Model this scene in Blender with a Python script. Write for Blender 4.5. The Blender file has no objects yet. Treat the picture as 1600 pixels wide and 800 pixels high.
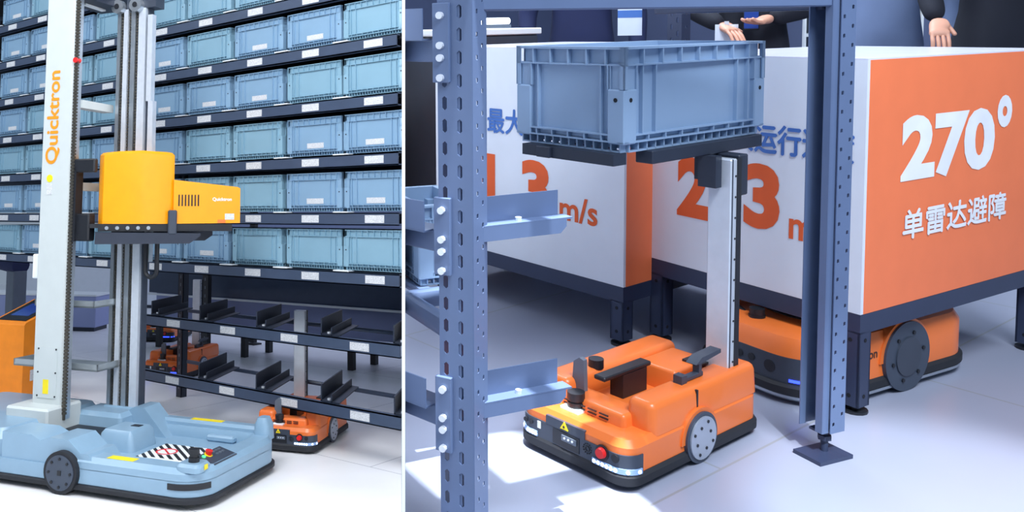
import bpy, bmesh, math, random
from mathutils import Matrix, Vector
random.seed(7)
sc = bpy.context.scene
COL = bpy.context.collection
R = math.radians

# ------------------------------------------------------------------ camera
cam_d = bpy.data.cameras.new('camera'); cam = bpy.data.objects.new('camera', cam_d); COL.objects.link(cam)
CAM = Vector((5.31442, -5.12559, 1.75))
CB = Matrix(((0.745253, 0.666782, 0.0), (-0.087732, 0.098057, -0.991306), (-0.660985, 0.738774, 0.131576)))  # rows: right, down, forward
cam_d.sensor_width = 36.0; cam_d.lens = 36.0 * 1400 / 1600
cam_d.shift_x = 0.1875; cam_d.shift_y = -0.15625
cam_d.clip_start = 0.05; cam_d.clip_end = 200
cam.matrix_world = Matrix(((CB[0][0], -CB[1][0], -CB[2][0], CAM.x), (CB[0][1], -CB[1][1], -CB[2][1], CAM.y),
                           (CB[0][2], -CB[1][2], -CB[2][2], CAM.z), (0, 0, 0, 1)))
sc.camera = cam
# second bay of the exhibition: its own sloping stage floor
MR = Matrix(((0.24567249, -0.96116952, 0.12569083, 5.17564183), (0.96016958, 0.22348481, -0.1677168, -4.94040286),
             (0.13311428, 0.16188792, 0.9777898, 0.67038598), (0, 0, 0, 1)))
ML = Matrix.Identity(4)
RIGHT = set()

# ------------------------------------------------------------------ world, lights, exposure
w = bpy.data.worlds.new('world'); sc.world = w; w.use_nodes = True
bg = w.node_tree.nodes['Background']; bg.inputs[0].default_value = (0.62, 0.78, 1.0, 1); bg.inputs[1].default_value = 0.36
def area(name, loc, target, size, power, col, sy=None):
    d = bpy.data.lights.new(name, 'AREA'); d.energy = power; d.color = col; d.size = size
    if sy: d.shape = 'RECTANGLE'; d.size_y = sy
    o = bpy.data.objects.new(name, d); COL.objects.link(o); o.location = loc
    o.rotation_euler = (Vector(target) - Vector(loc)).to_track_quat('-Z', 'Y').to_euler()
    return o
area('hall_light', (2.4, -4.4, 5.6), (0.6, -2.0, 0.0), 3.0, 350, (0.98, 0.98, 1.0))
area('hall_light', (-3.5, -3.5, 6.5), (-2.0, -0.5, 1.0), 3.0, 150, (0.96, 0.98, 1.0))
area('hall_light', (-3.5, 5.5, 5.5), (-3.5, 4.0, 0), 3.5, 110, (0.64, 0.68, 1.0))
def rw(p): return MR @ Vector(p)
area('hall_light', rw((1.2, -0.6, 3.6)), rw((2.0, 1.4, 0.3)), 1.6, 215, (0.83, 0.90, 1.0))
area('hall_light', rw((3.6, 3.4, 3.8)), rw((3.0, 2.4, 0.2)), 2.4, 190, (0.78, 0.87, 1.0))
def spot(name, loc, target, power, angle, col, radius=0.02):
    d = bpy.data.lights.new(name, 'SPOT'); d.energy = power; d.color = col; d.spot_size = R(angle); d.spot_blend = 0.6 if angle > 12 else 0.15; d.shadow_soft_size = radius
    o = bpy.data.objects.new(name, d); COL.objects.link(o); o.location = loc
    o.rotation_euler = (Vector(target) - Vector(loc)).to_track_quat('-Z', 'Y').to_euler(); return o
spot('floor_fill_spot', rw((1.25, 0.95, 4.2)), rw((1.46, 1.42, 0)), 2300, 10.0, (0.95, 0.98, 1.0))  # added narrow spot that makes the bright patches left of the robot
spot('floor_fill_spot', rw((0.9, -0.7, 3.2)), rw((2.2, 0.70, 0)), 900, 17.0, (0.90, 0.95, 1.0), 0.05)  # added spot that only brightens the floor at lower right
sc.view_settings.view_transform = 'Standard'; sc.view_settings.look = 'None'
sc.view_settings.exposure = 0.0; sc.view_settings.gamma = 1.0; sc.view_settings.use_curve_mapping = False

# ------------------------------------------------------------------ helpers
def lin(c): c = c / 255.0; return c / 12.92 if c <= 0.04045 else ((c + 0.055) / 1.055) ** 2.4
MATS = {}
def mat(name, rgb, rough=0.5, metal=0.0, noise=0.06, scale=9.0, bump=0.0, emit=0.0, spec=0.5, coat=0.0):
    if name in MATS: return MATS[name]
    m = bpy.data.materials.new(name); m.use_nodes = True; nt = m.node_tree; b = nt.nodes['Principled BSDF']
    c = tuple(lin(x) for x in rgb)
    b.inputs['Roughness'].default_value = rough; b.inputs['Metallic'].default_value = metal
    b.inputs['Specular IOR Level'].default_value = spec; b.inputs['Coat Weight'].default_value = coat
    tc = nt.nodes.new('ShaderNodeTexCoord'); n = nt.nodes.new('ShaderNodeTexNoise')
    n.inputs['Scale'].default_value = scale; n.inputs['Detail'].default_value = 4
    nt.links.new(tc.outputs['Object'], n.inputs['Vector'])
    r = nt.nodes.new('ShaderNodeValToRGB'); e = r.color_ramp.elements
    e[0].position = 0.3; e[1].position = 0.7
    e[0].color = tuple(x * (1 - noise) for x in c) + (1,); e[1].color = tuple(min(1, x * (1 + noise)) for x in c) + (1,)
    nt.links.new(n.outputs['Fac'], r.inputs['Fac']); nt.links.new(r.outputs['Color'], b.inputs['Base Color'])
    if bump:
        bp = nt.nodes.new('ShaderNodeBump'); bp.inputs['Strength'].default_value = bump; bp.inputs['Distance'].default_value = 0.002
        nt.links.new(n.outputs['Fac'], bp.inputs['Height']); nt.links.new(bp.outputs['Normal'], b.inputs['Normal'])
    if emit:
        b.inputs['Emission Color'].default_value = c + (1,); b.inputs['Emission Strength'].default_value = emit
    MATS[name] = m
    return m
def floor_mat(name, rgb, rough, tile, seam):
    m = mat(name, rgb, rough, noise=0.05, scale=1.3); nt = m.node_tree; b = nt.nodes['Principled BSDF']
    ramp = b.inputs['Base Color'].links[0].from_node
    tc = [n for n in nt.nodes if n.type == 'TEX_COORD'][0]
    br = nt.nodes.new('ShaderNodeTexBrick'); br.offset = 0.5
    br.inputs['Scale'].default_value = 1.0; br.inputs['Mortar Size'].default_value = 0.004; br.inputs['Mortar Smooth'].default_value = 0.3
    br.inputs['Brick Width'].default_value = tile; br.inputs['Row Height'].default_value = tile * 0.6
    br.inputs['Mortar'].default_value = (seam * 0.9, seam * 0.95, seam * 1.05, 1)
    nt.links.new(tc.outputs['Object'], br.inputs['Vector'])
    nt.links.new(ramp.outputs['Color'], br.inputs['Color1']); nt.links.new(ramp.outputs['Color'], br.inputs['Color2'])
    nt.links.new(br.outputs['Color'], b.inputs['Base Color'])
    return m
def stripe_mat(name):
    m = mat(name, (235, 238, 240), 0.5); nt = m.node_tree; b = nt.nodes['Principled BSDF']
    tc = [n for n in nt.nodes if n.type == 'TEX_COORD'][0]
    wv = nt.nodes.new('ShaderNodeTexWave'); wv.inputs['Scale'].default_value = 9.0; wv.bands_direction = 'DIAGONAL'
    nt.links.new(tc.outputs['Object'], wv.inputs['Vector'])
    r = nt.nodes.new('ShaderNodeValToRGB'); r.color_ramp.interpolation = 'CONSTANT'
    r.color_ramp.elements[0].color = (0.01, 0.01, 0.012, 1); r.color_ramp.elements[1].color = (0.82, 0.84, 0.85, 1); r.color_ramp.elements[1].position = 0.5
    nt.links.new(wv.outputs['Fac'], r.inputs['Fac']); nt.links.new(r.outputs['Color'], b.inputs['Base Color'])
    return m
M = {}
M['tote'] = mat('tote_plastic', (128, 162, 190), 0.42, scale=3, noise=0.04)
M['tote_r'] = mat('tote_plastic_grey', (140, 166, 196), 0.42, scale=3, noise=0.04)
M['toteb'] = mat('tote_plastic_green', (130, 168, 188), 0.42, scale=3, noise=0.04)
M['beam'] = mat('beam_paint', (60, 74, 98), 0.45)
M['steel_dark'] = mat('dark_steel', (38, 46, 62), 0.5)
M['deck'] = mat('shelf_deck', (24, 30, 42), 0.7)
M['label'] = mat('label_paper', (205, 208, 212), 0.6, noise=0.25, scale=160)
M['white'] = mat('white_plastic', (232, 238, 242), 0.45, noise=0.02)
M['post_white'] = mat('white_paint', (198, 206, 206), 0.38, noise=0.02)
M['base_blue'] = mat('pale_blue_shell', (136, 168, 192), 0.38, noise=0.03, coat=0.2)
M['rubber'] = mat('black_rubber', (30, 33, 40), 0.65)
M['black'] = mat('black_plastic', (26, 29, 36), 0.45)
M['grey_dark'] = mat('charcoal_plastic', (58, 66, 80), 0.45)
M['grey'] = mat('grey_plastic', (98, 108, 122), 0.45)
M['alu'] = mat('brushed_aluminium', (190, 198, 206), 0.32, metal=0.85, noise=0.05, scale=30)
M['alu_lt'] = mat('anodised_aluminium', (214, 222, 232), 0.4, metal=0.4, noise=0.04, scale=24)
M['yellow'] = mat('yellow_shell', (247, 160, 6), 0.35, noise=0.03, coat=0.2)
M['orange'] = mat('orange_shell', (238, 120, 52), 0.36, noise=0.03, coat=0.2)
M['orange_text'] = mat('orange_print', (240, 150, 30), 0.5)
M['print_orange'] = mat('deep_orange_print', (226, 92, 36), 0.55)
M['print_blue'] = mat('blue_print', (66, 112, 186), 0.55)
M['print_white'] = mat('white_print', (240, 243, 248), 0.55)
M['print_dark'] = mat('dark_print', (50, 40, 40), 0.55)
M['box_white'] = mat('white_panel', (222, 228, 238), 0.5, noise=0.02)
M['box_orange'] = mat('orange_panel', (248, 128, 80), 0.5, noise=0.03)
M['box_top'] = mat('panel_top', (222, 224, 240), 0.25, noise=0.03)
M['slate'] = mat('slate_blue_paint', (94, 112, 146), 0.42, noise=0.04)
M['slate_dk'] = mat('dark_slate_paint', (46, 56, 82), 0.45)
M['zinc'] = mat('zinc_bolt', (225, 230, 238), 0.3, metal=0.4)
M['hole'] = mat('dark_hole', (14, 18, 28), 0.8)
M['chain'] = mat('steel_chain', (96, 92, 84), 0.4, metal=0.7)
M['sticker_y'] = mat('yellow_sticker', (246, 222, 30), 0.5)
M['red'] = mat('red_button', (222, 40, 40), 0.35)
M['green'] = mat('green_lamp', (70, 240, 130), 0.4, emit=2.0)
M['led'] = mat('led_white', (222, 236, 255), 0.4, emit=3.0)
M['lens'] = mat('lens_glass', (150, 180, 225), 0.2)
M['led_blue'] = mat('led_blue', (40, 60, 255), 0.4, emit=5.0)
M['screen'] = mat('display_glass', (40, 70, 150), 0.15)
M['wheel_face'] = mat('wheel_face', (176, 184, 198), 0.4, metal=0.4)
M['wheel_dark'] = mat('wheel_dark', (62, 72, 88), 0.45)
M['tray'] = mat('tray_metal', (176, 184, 188), 0.3, metal=0.6)
M['stripe'] = stripe_mat('hazard_stripes')
M['floor_l'] = floor_mat('floor_light', (244, 245, 247), 0.35, 2.4, 0.42)
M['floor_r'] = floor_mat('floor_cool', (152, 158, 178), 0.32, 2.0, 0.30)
M['partition'] = mat('partition_white', (254, 254, 254), 0.7, noise=0.0)
M['hall'] = mat('hall_wall', (150, 160, 200), 0.8, noise=0.08, scale=0.5)
M['hall_r'] = mat('hall_backdrop', (96, 108, 142), 0.8, noise=0.15, scale=0.8)
M['skin'] = mat('skin', (214, 158, 134), 0.5)
M['cloth_black'] = mat('black_cloth', (20, 24, 38), 0.85)
M['cloth_grey'] = mat('grey_cloth', (104, 122, 158), 0.85)
M['cloth_navy'] = mat('navy_cloth', (28, 38, 78), 0.85)
M['hair'] = mat('dark_hair', (22, 20, 20), 0.6)
M['paper'] = mat('paper_card', (214, 224, 240), 0.5)
M['lamp_tube'] = mat('light_tube', (240, 246, 255), 0.5, emit=2.5)

class MB:
    def __init__(s): s.v = []; s.f = []
    def add(s, vs, fs):
        n = len(s.v); s.v += [tuple(v) for v in vs]; s.f += [tuple(i + n for i in f) for f in fs]; return s
    def box(s, x0, x1, y0, y1, z0, z1, b=0.0):
        if b <= 0:
            return s.add([(x, y, z) for x in (x0, x1) for y in (y0, y1) for z in (z0, z1)],
                         [(0, 1, 3, 2), (4, 6, 7, 5), (0, 4, 5, 1), (2, 3, 7, 6), (0, 2, 6, 4), (1, 5, 7, 3)])
        lo = (x0, y0, z0); hi = (x1, y1, z1); vs = []; ix = {}
        for k in range(8):
            sg = (k & 1, k >> 1 & 1, k >> 2 & 1)
            for a in range(3):
                ix[(sg, a)] = len(vs)
                vs.append(tuple((hi[i] if sg[i] else lo[i]) - (0 if i == a else (b if sg[i] else -b)) for i in range(3)))
        fs = []
        for a in range(3):
            p, q = [i for i in range(3) if i != a]
            for sa in (0, 1):
                def c(sp, sq):
                    sg = [0, 0, 0]; sg[a] = sa; sg[p] = sp; sg[q] = sq; return tuple(sg)
                fs.append(tuple(ix[(c(*t), a)] for t in ((0, 0), (1, 0), (1, 1), (0, 1))))
            for sp in (0, 1):
                for sq in (0, 1):
                    def d(sa):
                        sg = [0, 0, 0]; sg[a] = sa; sg[p] = sp; sg[q] = sq; return tuple(sg)
                    fs.append((ix[(d(0), p)], ix[(d(1), p)], ix[(d(1), q)], ix[(d(0), q)]))
        for k in range(8):
            sg = (k & 1, k >> 1 & 1, k >> 2 & 1); fs.append(tuple(ix[(sg, a)] for a in range(3)))
        return s.add(vs, fs)
    def prism(s, poly, a, b, axis='z', poly2=None):
        def mp(p, t): return {'z': (p[0], p[1], t), 'y': (p[0], t, p[1]), 'x': (t, p[0], p[1])}[axis]
        n = len(poly); q = poly2 or poly
        return s.add([mp(p, a) for p in poly] + [mp(p, b) for p in q],
                     [tuple(range(n)), tuple(range(2 * n - 1, n - 1, -1))] + [(i, (i + 1) % n, n + (i + 1) % n, n + i) for i in range(n)])
    def loft(s, rings, caps=True):
        n = len(rings[0]); vs = [p for r in rings for p in r]; fs = []
        for k in range(len(rings) - 1):
            for i in range(n):
                j = (i + 1) % n; fs.append((k * n + i, k * n + j, (k + 1) * n + j, (k + 1) * n + i))
        if caps: fs += [tuple(range(n)), tuple(range(len(vs) - 1, len(vs) - n - 1, -1))]
        return s.add(vs, fs)
    def rprism(s, x0, x1, y0, y1, levels, r, n=5):
        """rounded rectangle lofted through levels [(z, inset), ...]"""
        return s.loft([[(p[0], p[1], z) for p in rrect(x0 + i, x1 - i, y0 + i, y1 - i, max(r - i, 0.003), n)] for z, i in levels])
    def cyl(s, p0, p1, r, n=16, r2=None):
        p0 = Vector(p0); p1 = Vector(p1); d = (p1 - p0).normalized(); a = d.orthogonal().normalized(); b = d.cross(a)
        r2 = r if r2 is None else r2
        return s.loft([[tuple(p + (a * math.cos(2 * math.pi * i / n) + b * math.sin(2 * math.pi * i / n)) * rr) for i in range(n)] for p, rr in ((p0, r), (p1, r2))])
    def tube(s, path, r, n=10):
        P = [Vector(p) for p in path]; rings = []
        a = None
        for i, p in enumerate(P):
            d = (P[min(i + 1, len(P) - 1)] - P[max(i - 1, 0)]).normalized()
            a = d.orthogonal().normalized() if a is None else (a - d * a.dot(d)).normalized()
            b = d.cross(a)
            rings.append([tuple(p + (a * math.cos(2 * math.pi * k / n) + b * math.sin(2 * math.pi * k / n)) * r) for k in range(n)])
        return s.loft(rings)
    def build(s, name, m, parent=None, smooth=35, loc=None):
        return mesh_obj(name, s.mesh(name, m, smooth), parent, loc)
    def mesh(s, name, m, smooth=35):
        me = bpy.data.meshes.new(name); me.from_pydata(s.v, [], s.f)
        bm = bmesh.new(); bm.from_mesh(me); bmesh.ops.recalc_face_normals(bm, faces=bm.faces); bm.to_mesh(me); bm.free()
        me.materials.append(m)
        if smooth:
            me.polygons.foreach_set('use_smooth', [True] * len(me.polygons)); me.set_sharp_from_angle(angle=R(smooth))
        return me
def mesh_obj(name, me, parent=None, loc=None):
    o = bpy.data.objects.new(name, me); COL.objects.link(o)
    if parent: o.parent = parent
    if loc: o.location = loc
    return o
def rrect(x0, x1, y0, y1, r, n=5):
    pts = []
    for cx, cy, a0 in ((x1 - r, y1 - r, 0), (x0 + r, y1 - r, 90), (x0 + r, y0 + r, 180), (x1 - r, y0 + r, 270)):
        for k in range(n + 1):
            a = R(a0 + 90 * k / n); pts.append((cx + r * math.cos(a), cy + r * math.sin(a)))
    return pts
def tag(o, label, cat, group=None):
    o['label'] = label; o['category'] = cat
    if group: o['group'] = group
    return o
def thing(name, label, cat, loc=(0, 0, 0), yaw=0, base=ML, group=None):
    o = bpy.data.objects.new(name, None); COL.objects.link(o); o.empty_display_size = 0.1
    o.matrix_world = base @ Matrix.Translation(loc) @ Matrix.Rotation(R(yaw), 4, 'Z')
    if base is MR: RIGHT.add(o)
    return tag(o, label, cat, group)
def struct(o, label=None):
    o['kind'] = 'structure'
    if label: o['label'] = label
    return o
def place(o, base, loc=(0, 0, 0), yaw=0):
    o.matrix_world = base @ Matrix.Translation(loc) @ Matrix.Rotation(R(yaw), 4, 'Z')
    if base is MR: RIGHT.add(o)
    return o
def copy_tree(o, parent=None):
    c = o.copy(); COL.objects.link(c)
    if parent: c.parent = parent
    for ch in o.children: copy_tree(ch, c)
    return c
def part(name, m, parent, *boxes, b=0.0):
    k = MB()
    for q in boxes: k.box(*q, b=b)
    return k.build(name, m, parent)
def text(body, m, parent, org, xd, yd, width=None, height=None, bold=0.0, name='lettering', fat=0.0):
    cu = bpy.data.curves.new('t', 'FONT'); cu.body = body; cu.size = 1; cu.offset = bold; cu.resolution_u = 4
    o = bpy.data.objects.new('t', cu); COL.objects.link(o)
    me = bpy.data.meshes.new_from_object(o.evaluated_get(bpy.context.evaluated_depsgraph_get()))
    bpy.data.objects.remove(o); bpy.data.curves.remove(cu)
    xs = [v.co.x for v in me.vertices]; ys = [v.co.y for v in me.vertices]
    x0, x1, y0, y1 = min(xs), max(xs), min(ys), max(ys)
    sx = width / (x1 - x0) if width else None; sy = height / (y1 - y0) if height else None
    sx = sx or sy; sy = sy or sx
    org = Vector(org); xd = Vector(xd).normalized(); yd = Vector(yd).normalized()
    for v in me.vertices: v.co = org + xd * ((v.co.x - x0) * sx) + yd * ((v.co.y - y0) * sy)
    if fat:
        vs = [v.co.copy() for v in me.vertices]; fs = [tuple(p.vertices) for p in me.polygons]; k_ = MB()
        nn_ = xd.cross(yd)
        for q_, (dx_, dy_) in enumerate(((0, 0), (fat, 0), (-fat, 0), (0, fat), (0, -fat))): k_.add([v + xd * dx_ + yd * dy_ + nn_ * (0.0003 * q_) for v in vs], fs)
        me.clear_geometry(); me.from_pydata(k_.v, [], k_.f)
    me.materials.clear(); me.materials.append(m); me.name = name
    return mesh_obj(name, me, parent)
ORD = ['first', 'second', 'third', 'fourth', 'fifth', 'sixth', 'seventh', 'eighth', 'ninth', 'tenth']

# ================================================================== SETTING
def ray(x, y): return (CB[0] * ((x - 500) / 1400) + CB[1] * ((y - 150) / 1400) + CB[2])
def ground(base, x, y):
    """point of a bay's floor plane on the line of sight given by two slopes"""
    o = base.translation; n = base.to_3x3() @ Vector((0, 0, 1)); d = ray(x, y); return CAM + d * ((o - CAM).dot(n) / d.dot(n))
# white partition board standing between the two bays (runs straight away from the viewer)
rd = (ray(630.5, 400)).normalized(); up = (-CB[1]).normalized(); sd = rd.cross(up).normalized(); up = sd.cross(rd).normalized()
k = MB(); th = 0.0029; d0, d1 = 1.62, 22.0
vs = []
for d in (d0, d1):
    for t in (-th, th):
        for h in (-1.6, 3.6): vs.append(CAM + rd * d + sd * t + up * h)
k.add(vs, [(0, 1, 3, 2), (4, 6, 7, 5), (0, 4, 5, 1), (2, 3, 7, 6), (0, 2, 6, 4), (1, 5, 7, 3)])
struct(k.build('wall_middle', M['partition'], None, 0), 'thin white partition board between the two bays')
# floors end at the partition
a, b = ground(ML, 627.5, 1000), ground(ML, 627.5, 460)
k = MB(); k.add([(a.x, a.y, 0), (b.x, b.y, 0), (-16, 16, 0), (-16, -9, 0), (1, -9, 0)], [(0, 1, 2, 3, 4)])
struct(k.build('floor', M['floor_l'], None, 0), 'pale glossy exhibition floor under the tall blue robot')
MRI = MR.inverted()
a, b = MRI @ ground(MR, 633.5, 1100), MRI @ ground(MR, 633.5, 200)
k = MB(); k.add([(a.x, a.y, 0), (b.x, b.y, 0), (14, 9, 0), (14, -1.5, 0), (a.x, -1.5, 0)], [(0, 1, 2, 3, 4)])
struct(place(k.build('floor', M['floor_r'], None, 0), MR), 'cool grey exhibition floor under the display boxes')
k = MB().box(-16, -7.0, 12.0, 12.2, 0, 7)
struct(k.build('wall_back', M['hall'], None, 0), 'lavender hall wall far behind the rack')
k = MB().box(4.5, 9.2, 7.2, 7.4, 0, 3.2); k.box(9.0, 9.2, -1.5, 7.4, 0, 3.2)
struct(place(k.build('wall_far', M['hall_r'], None, 0), MR), 'blue-grey hall backdrop behind the visitors')

# ================================================================== TOTE BUILDER
def side_map(side, W, D):
    """maps (s along the side, outward offset t, z) of a box side to x, y, z"""
    return {0: lambda s, t, z: (s, -t, z), 1: lambda s, t, z: (W - s, D + t, z),
            2: lambda s, t, z: (-t, D - s, z), 3: lambda s, t, z: (W + t, s, z)}[side]
def slab(k, mp, s0, s1, t0, t1, z0, z1):
    p = [mp(s, t, z) for s in (s0, s1) for t in (t0, t1) for z in (z0, z1)]
    k.add(p, [(0, 1, 3, 2), (4, 6, 7, 5), (0, 4, 5, 1), (2, 3, 7, 6), (0, 2, 6, 4), (1, 5, 7, 3)])
def tote_parts(W, D, H, root, m, nf, ns, label_on=True, sc_=1.0):
    t = 0.014 * sc_; e = 0.004 * sc_
    k = MB(); zb = H * 0.09; w_ = 0.006 * sc_
    for q in ((t, W - t, t, t + w_), (t, W - t, D - t - w_, D - t), (t, t + w_, t, D - t), (W - t - w_, W - t, t, D - t)): k.box(q[0], q[1], q[2], q[3], zb, H)
    k.box(t, W - t, t, D - t, zb, zb + 0.006)
    k.build('body', m, root, 0)
    rim = MB(); base = MB(); ribs = MB()
    for sd_, L, n in ((0, W, nf), (1, W, nf), (2, D, ns), (3, D, ns)):
        mp = side_map(sd_, W, D); zr = H * 0.82
        slab(rim, mp, 0, L, -t, 0, H - e * 1.6, H); slab(rim, mp, 0, L, -t, -0.002, zr, zr + e)
        for i in range(n + 1):
            s = L * i / n; slab(rim, mp, max(0, s - e / 2), min(L, s + e / 2), -t, -0.001, zr, H)
        c = 0.11 * L if sd_ < 2 else 0.14 * L
        slab(base, mp, c * 0.6, L - c * 0.6, -t, -0.001, H * 0.155, H * 0.155 + e); slab(base, mp, 0, L, -t * 1.4, -0.001, zb, zb + e)
        for i in range(n * 2 + 1):
            s = 0.05 * L + 0.9 * L * i / (n * 2)
            slab(base, mp, s - e / 2, s + e / 2, -t * 2, -t * 0.5, 0, zb)
            if i % 2 == 0: slab(base, mp, s - e / 2, s + e / 2, -t, -0.002, zb, H * 0.155)
        slab(base, mp, 0.05 * L, 0.95 * L, -t * 2, -t * 0.5, 0, e)
        for fr in (0.05 * sc_ / L, 1 - 0.05 * sc_ / L):
            slab(rim, mp, L * fr - e / 2, L * fr + e / 2, -t, -0.001, H * 0.6, zr)
        slab(rim, mp, 0, e, -t, 0, H * 0.6, H); slab(rim, mp, L - e, L, -t, 0, H * 0.6, H)
        for fr in (0.125, 0.21, 0.79, 0.875):
            slab(ribs, mp, L * fr - e / 2, L * fr + e / 2, -t, -0.003, H * 0.155, zr)
    base.box(t * 2, W - t * 2, t * 2, D - t * 2, H * 0.03, zb)
    rim.build('rim', m, root, 0); base.build('base_grid', m, root, 0); ribs.build('side_ribs', m, root, 0)
    cw = 0.05 * sc_
    for cx, cy in ((0, 0), (1, 0), (0, 1), (1, 1)):
        x0 = 0 if cx == 0 else W - cw; y0 = 0 if cy == 0 else D - cw
        k = MB().box(x0, x0 + cw, y0, y0 + cw, H * 0.08, H * 0.60, b=0.003)
        i_ = t * 0.45; k.box(x0 + (i_ if cx == 0 else 0), x0 + cw - (0 if cx == 0 else i_), y0 + (i_ if cy == 0 else 0), y0 + cw - (0 if cy == 0 else i_), H * 0.58, H * 0.84)
        p = k.build('corner_post', m, root)
        if cy == 0:
            h = MB(); r = 0.0055 * sc_; zc = H * 0.50; xc = x0 + cw * 0.5
            h.cyl((xc, -0.0012, zc), (xc, 0.004, zc), r, 10)
            if cx == 0: h.cyl((-0.0012, cw * 0.5, zc), (0.004, cw * 0.5, zc), r, 10)
            h.build('bolt_hole', M['hole'], p)
    if label_on:
        k = MB().box(W * 0.36, W * 0.66, t - 0.0025, t + 0.003, H * 0.20, H * 0.34); k.build('sticker', M['label'], root, 0)

# ================================================================== LEFT BAY: storage rack
S, GAP, HROW = 0.62861, 0.195, 0.43
def colx(i): return (i - 5) * S - (GAP if i <= 2 else 0)
def rowz(j): return 2.15 - (j - 3) * HROW
XR = 1.47
rack = thing('storage_rack', 'tall dark slate storage rack filled with blue-grey totes', 'rack')
bays = ((colx(-3) - S / 2, colx(2) + S / 2 + 0.02), (colx(3) - S / 2 - 0.02, XR))
def shelf(j, x0, x1, cols, tote_row=True, zc=None):
    z = rowz(j) if zc is None else zc
    k = MB(); hb = 0.046
    k.box(x0, x1, 0.0, 0.012, z - hb, z + hb); k.box(x0, x1, 0.0, 0.05, z + hb - 0.008, z + hb); k.box(x0, x1, 0.0, 0.05, z - hb, z - hb + 0.008)
    bm_ = k.build('shelf_beam', M['beam'], rack, 0)
    for x in cols:
        if x < x0 or x > x1 - 0.05: continue
        MB().box(x - 0.088, min(x + 0.088, XR - 0.01), -0.004, 0.002, z - 0.028, z + 0.028).build('location_label', M['label'], bm_, 0)
    if tote_row:
        for x in cols:
            for q in (x - S / 2,):
                if x0 < q < x1 - 0.05: MB().box(q - 0.075, q + 0.075, -0.012, 0.06, z + hb + 0.001, z + hb + 0.009).build('tote_stop', M['white'], bm_, 0)
        part('shelf_deck', M['deck'], rack, (x0, x1, 0.055, 0.64, z + 0.02, z + 0.035))
        part('rear_beam', M['beam'], rack, (x0, x1, 0.64, 0.66, z - 0.04, z + 0.04))
    return bm_
for j in range(-2, 6):
    for bi, (x0, x1) in enumerate(bays):
        shelf(j, x0, x1, [colx(i) for i in (range(-3, 3) if bi == 0 else range(3, 8))])
gx = [-0.99 - 0.70, -0.99, -0.29, 0.41, 1.11]
for zc in (0.81, 0.33):
    shelf(0, bays[1][0], XR, gx, False, zc)
    part('rear_beam', M['beam'], rack, (bays[1][0], XR, 0.66, 0.68, zc - 0.0, zc + 0.03))
    for i, x in enumerate((-1.32, -0.66, 0.035, 0.73, 1.41)):
        if zc < 0.5 and i == 0: continue
        a = R(27); dx, dy = -math.sin(a), math.cos(a); L = 0.66
        k = MB()
        def rail_plate(o0, o1, z0, z1):
            k.add([(x + o, y_ * L * dy, z) if False else (x + o + dx * L * y_, 0.02 + dy * L * y_, z) for o in (o0, o1) for y_ in (0, 1) for z in (z0, z1)],
                  [(0, 1, 3, 2), (4, 6, 7, 5), (0, 4, 5, 1), (2, 3, 7, 6), (0, 2, 6, 4), (1, 5, 7, 3)])
        z = zc + 0.05
        rail_plate(-0.012, 0.0, z, z + 0.12); rail_plate(-0.012, 0.10, z, z + 0.01)
        if x < 1.3: rail_plate(0.09, 0.10, z, z + 0.06); rail_plate(0.09, 0.17, z, z + 0.008)
        r_ = k.build('tote_rail', M['steel_dark'], rack, 0)
        MB().cyl((x + 0.045, 0.05, z + 0.01), (x + 0.045, 0.05, z + 0.022), 0.014, 8).build('bolt', M['zinc'], r_)
ztop = rowz(-2) + 0.3
def upright(x, y, z1, parent, m, wd=0.075):
    k = MB(); k.box(x - wd / 2, x + wd / 2, y, y + 0.006, 0, z1); k.box(x - wd / 2, x - wd / 2 + 0.006, y, y + 0.07, 0, z1); k.box(x + wd / 2 - 0.006, x + wd / 2, y, y + 0.07, 0, z1)
    u = k.build('upright', m, parent, 0)
    h = MB(); z = 0.08
    while z < z1 - 0.05:
        h.box(x - 0.006, x + 0.006, y - 0.002, y + 0.002, z, z + 0.03); z += 0.075
    h.build('slot_row', M['grey'], u, 0)
    return u
for x, y in ((bays[0][1] + 0.045, 0.02), (bays[0][1] + 0.045, 0.66), (bays[0][0] - 0.05, 0.02), (bays[0][0] - 0.05, 0.66)):
    upright(x, y, ztop if x < -1 else rowz(5), rack, M['steel_dark'])
part('shade_sheet', M['deck'], rack, (bays[0][0], XR - 0.02, 0.70, 0.71, rowz(4) + 0.1, ztop))  # dark sheet put in for the shade seen between the totes
# totes
WT, DT, HT = 0.575, 0.52, 0.295
protos = []
for lab in (True, False):
    r0 = bpy.data.objects.new('plastic_tote', None); COL.objects.link(r0); tote_parts(WT, DT, HT, r0, M['tote'] if lab else M['toteb'], 10, 8, lab); protos.append(r0)
used = [False, False]
for j in range(-1, 6):
    for i in range(-1, 8):
        if j == -1 and i > 3: continue
        if j == 0 and i > 6: continue
        lab = random.random() < 0.5
        p = 0 if lab else 1
        o = protos[p] if not used[p] else copy_tree(protos[p]); used[p] = True
        o.location = (colx(i) - WT / 2 - (0.035 if i == 7 else 0), 0.03 + random.uniform(0, 0.012), rowz(j) + 0.056)
        fill = ORD[5 - j]
        tag(o, 'blue-grey tote, %s from the right on the %s filled shelf from the bottom' % (ORD[7 - i], fill), 'tote', 'totes on the tall rack')

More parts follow.
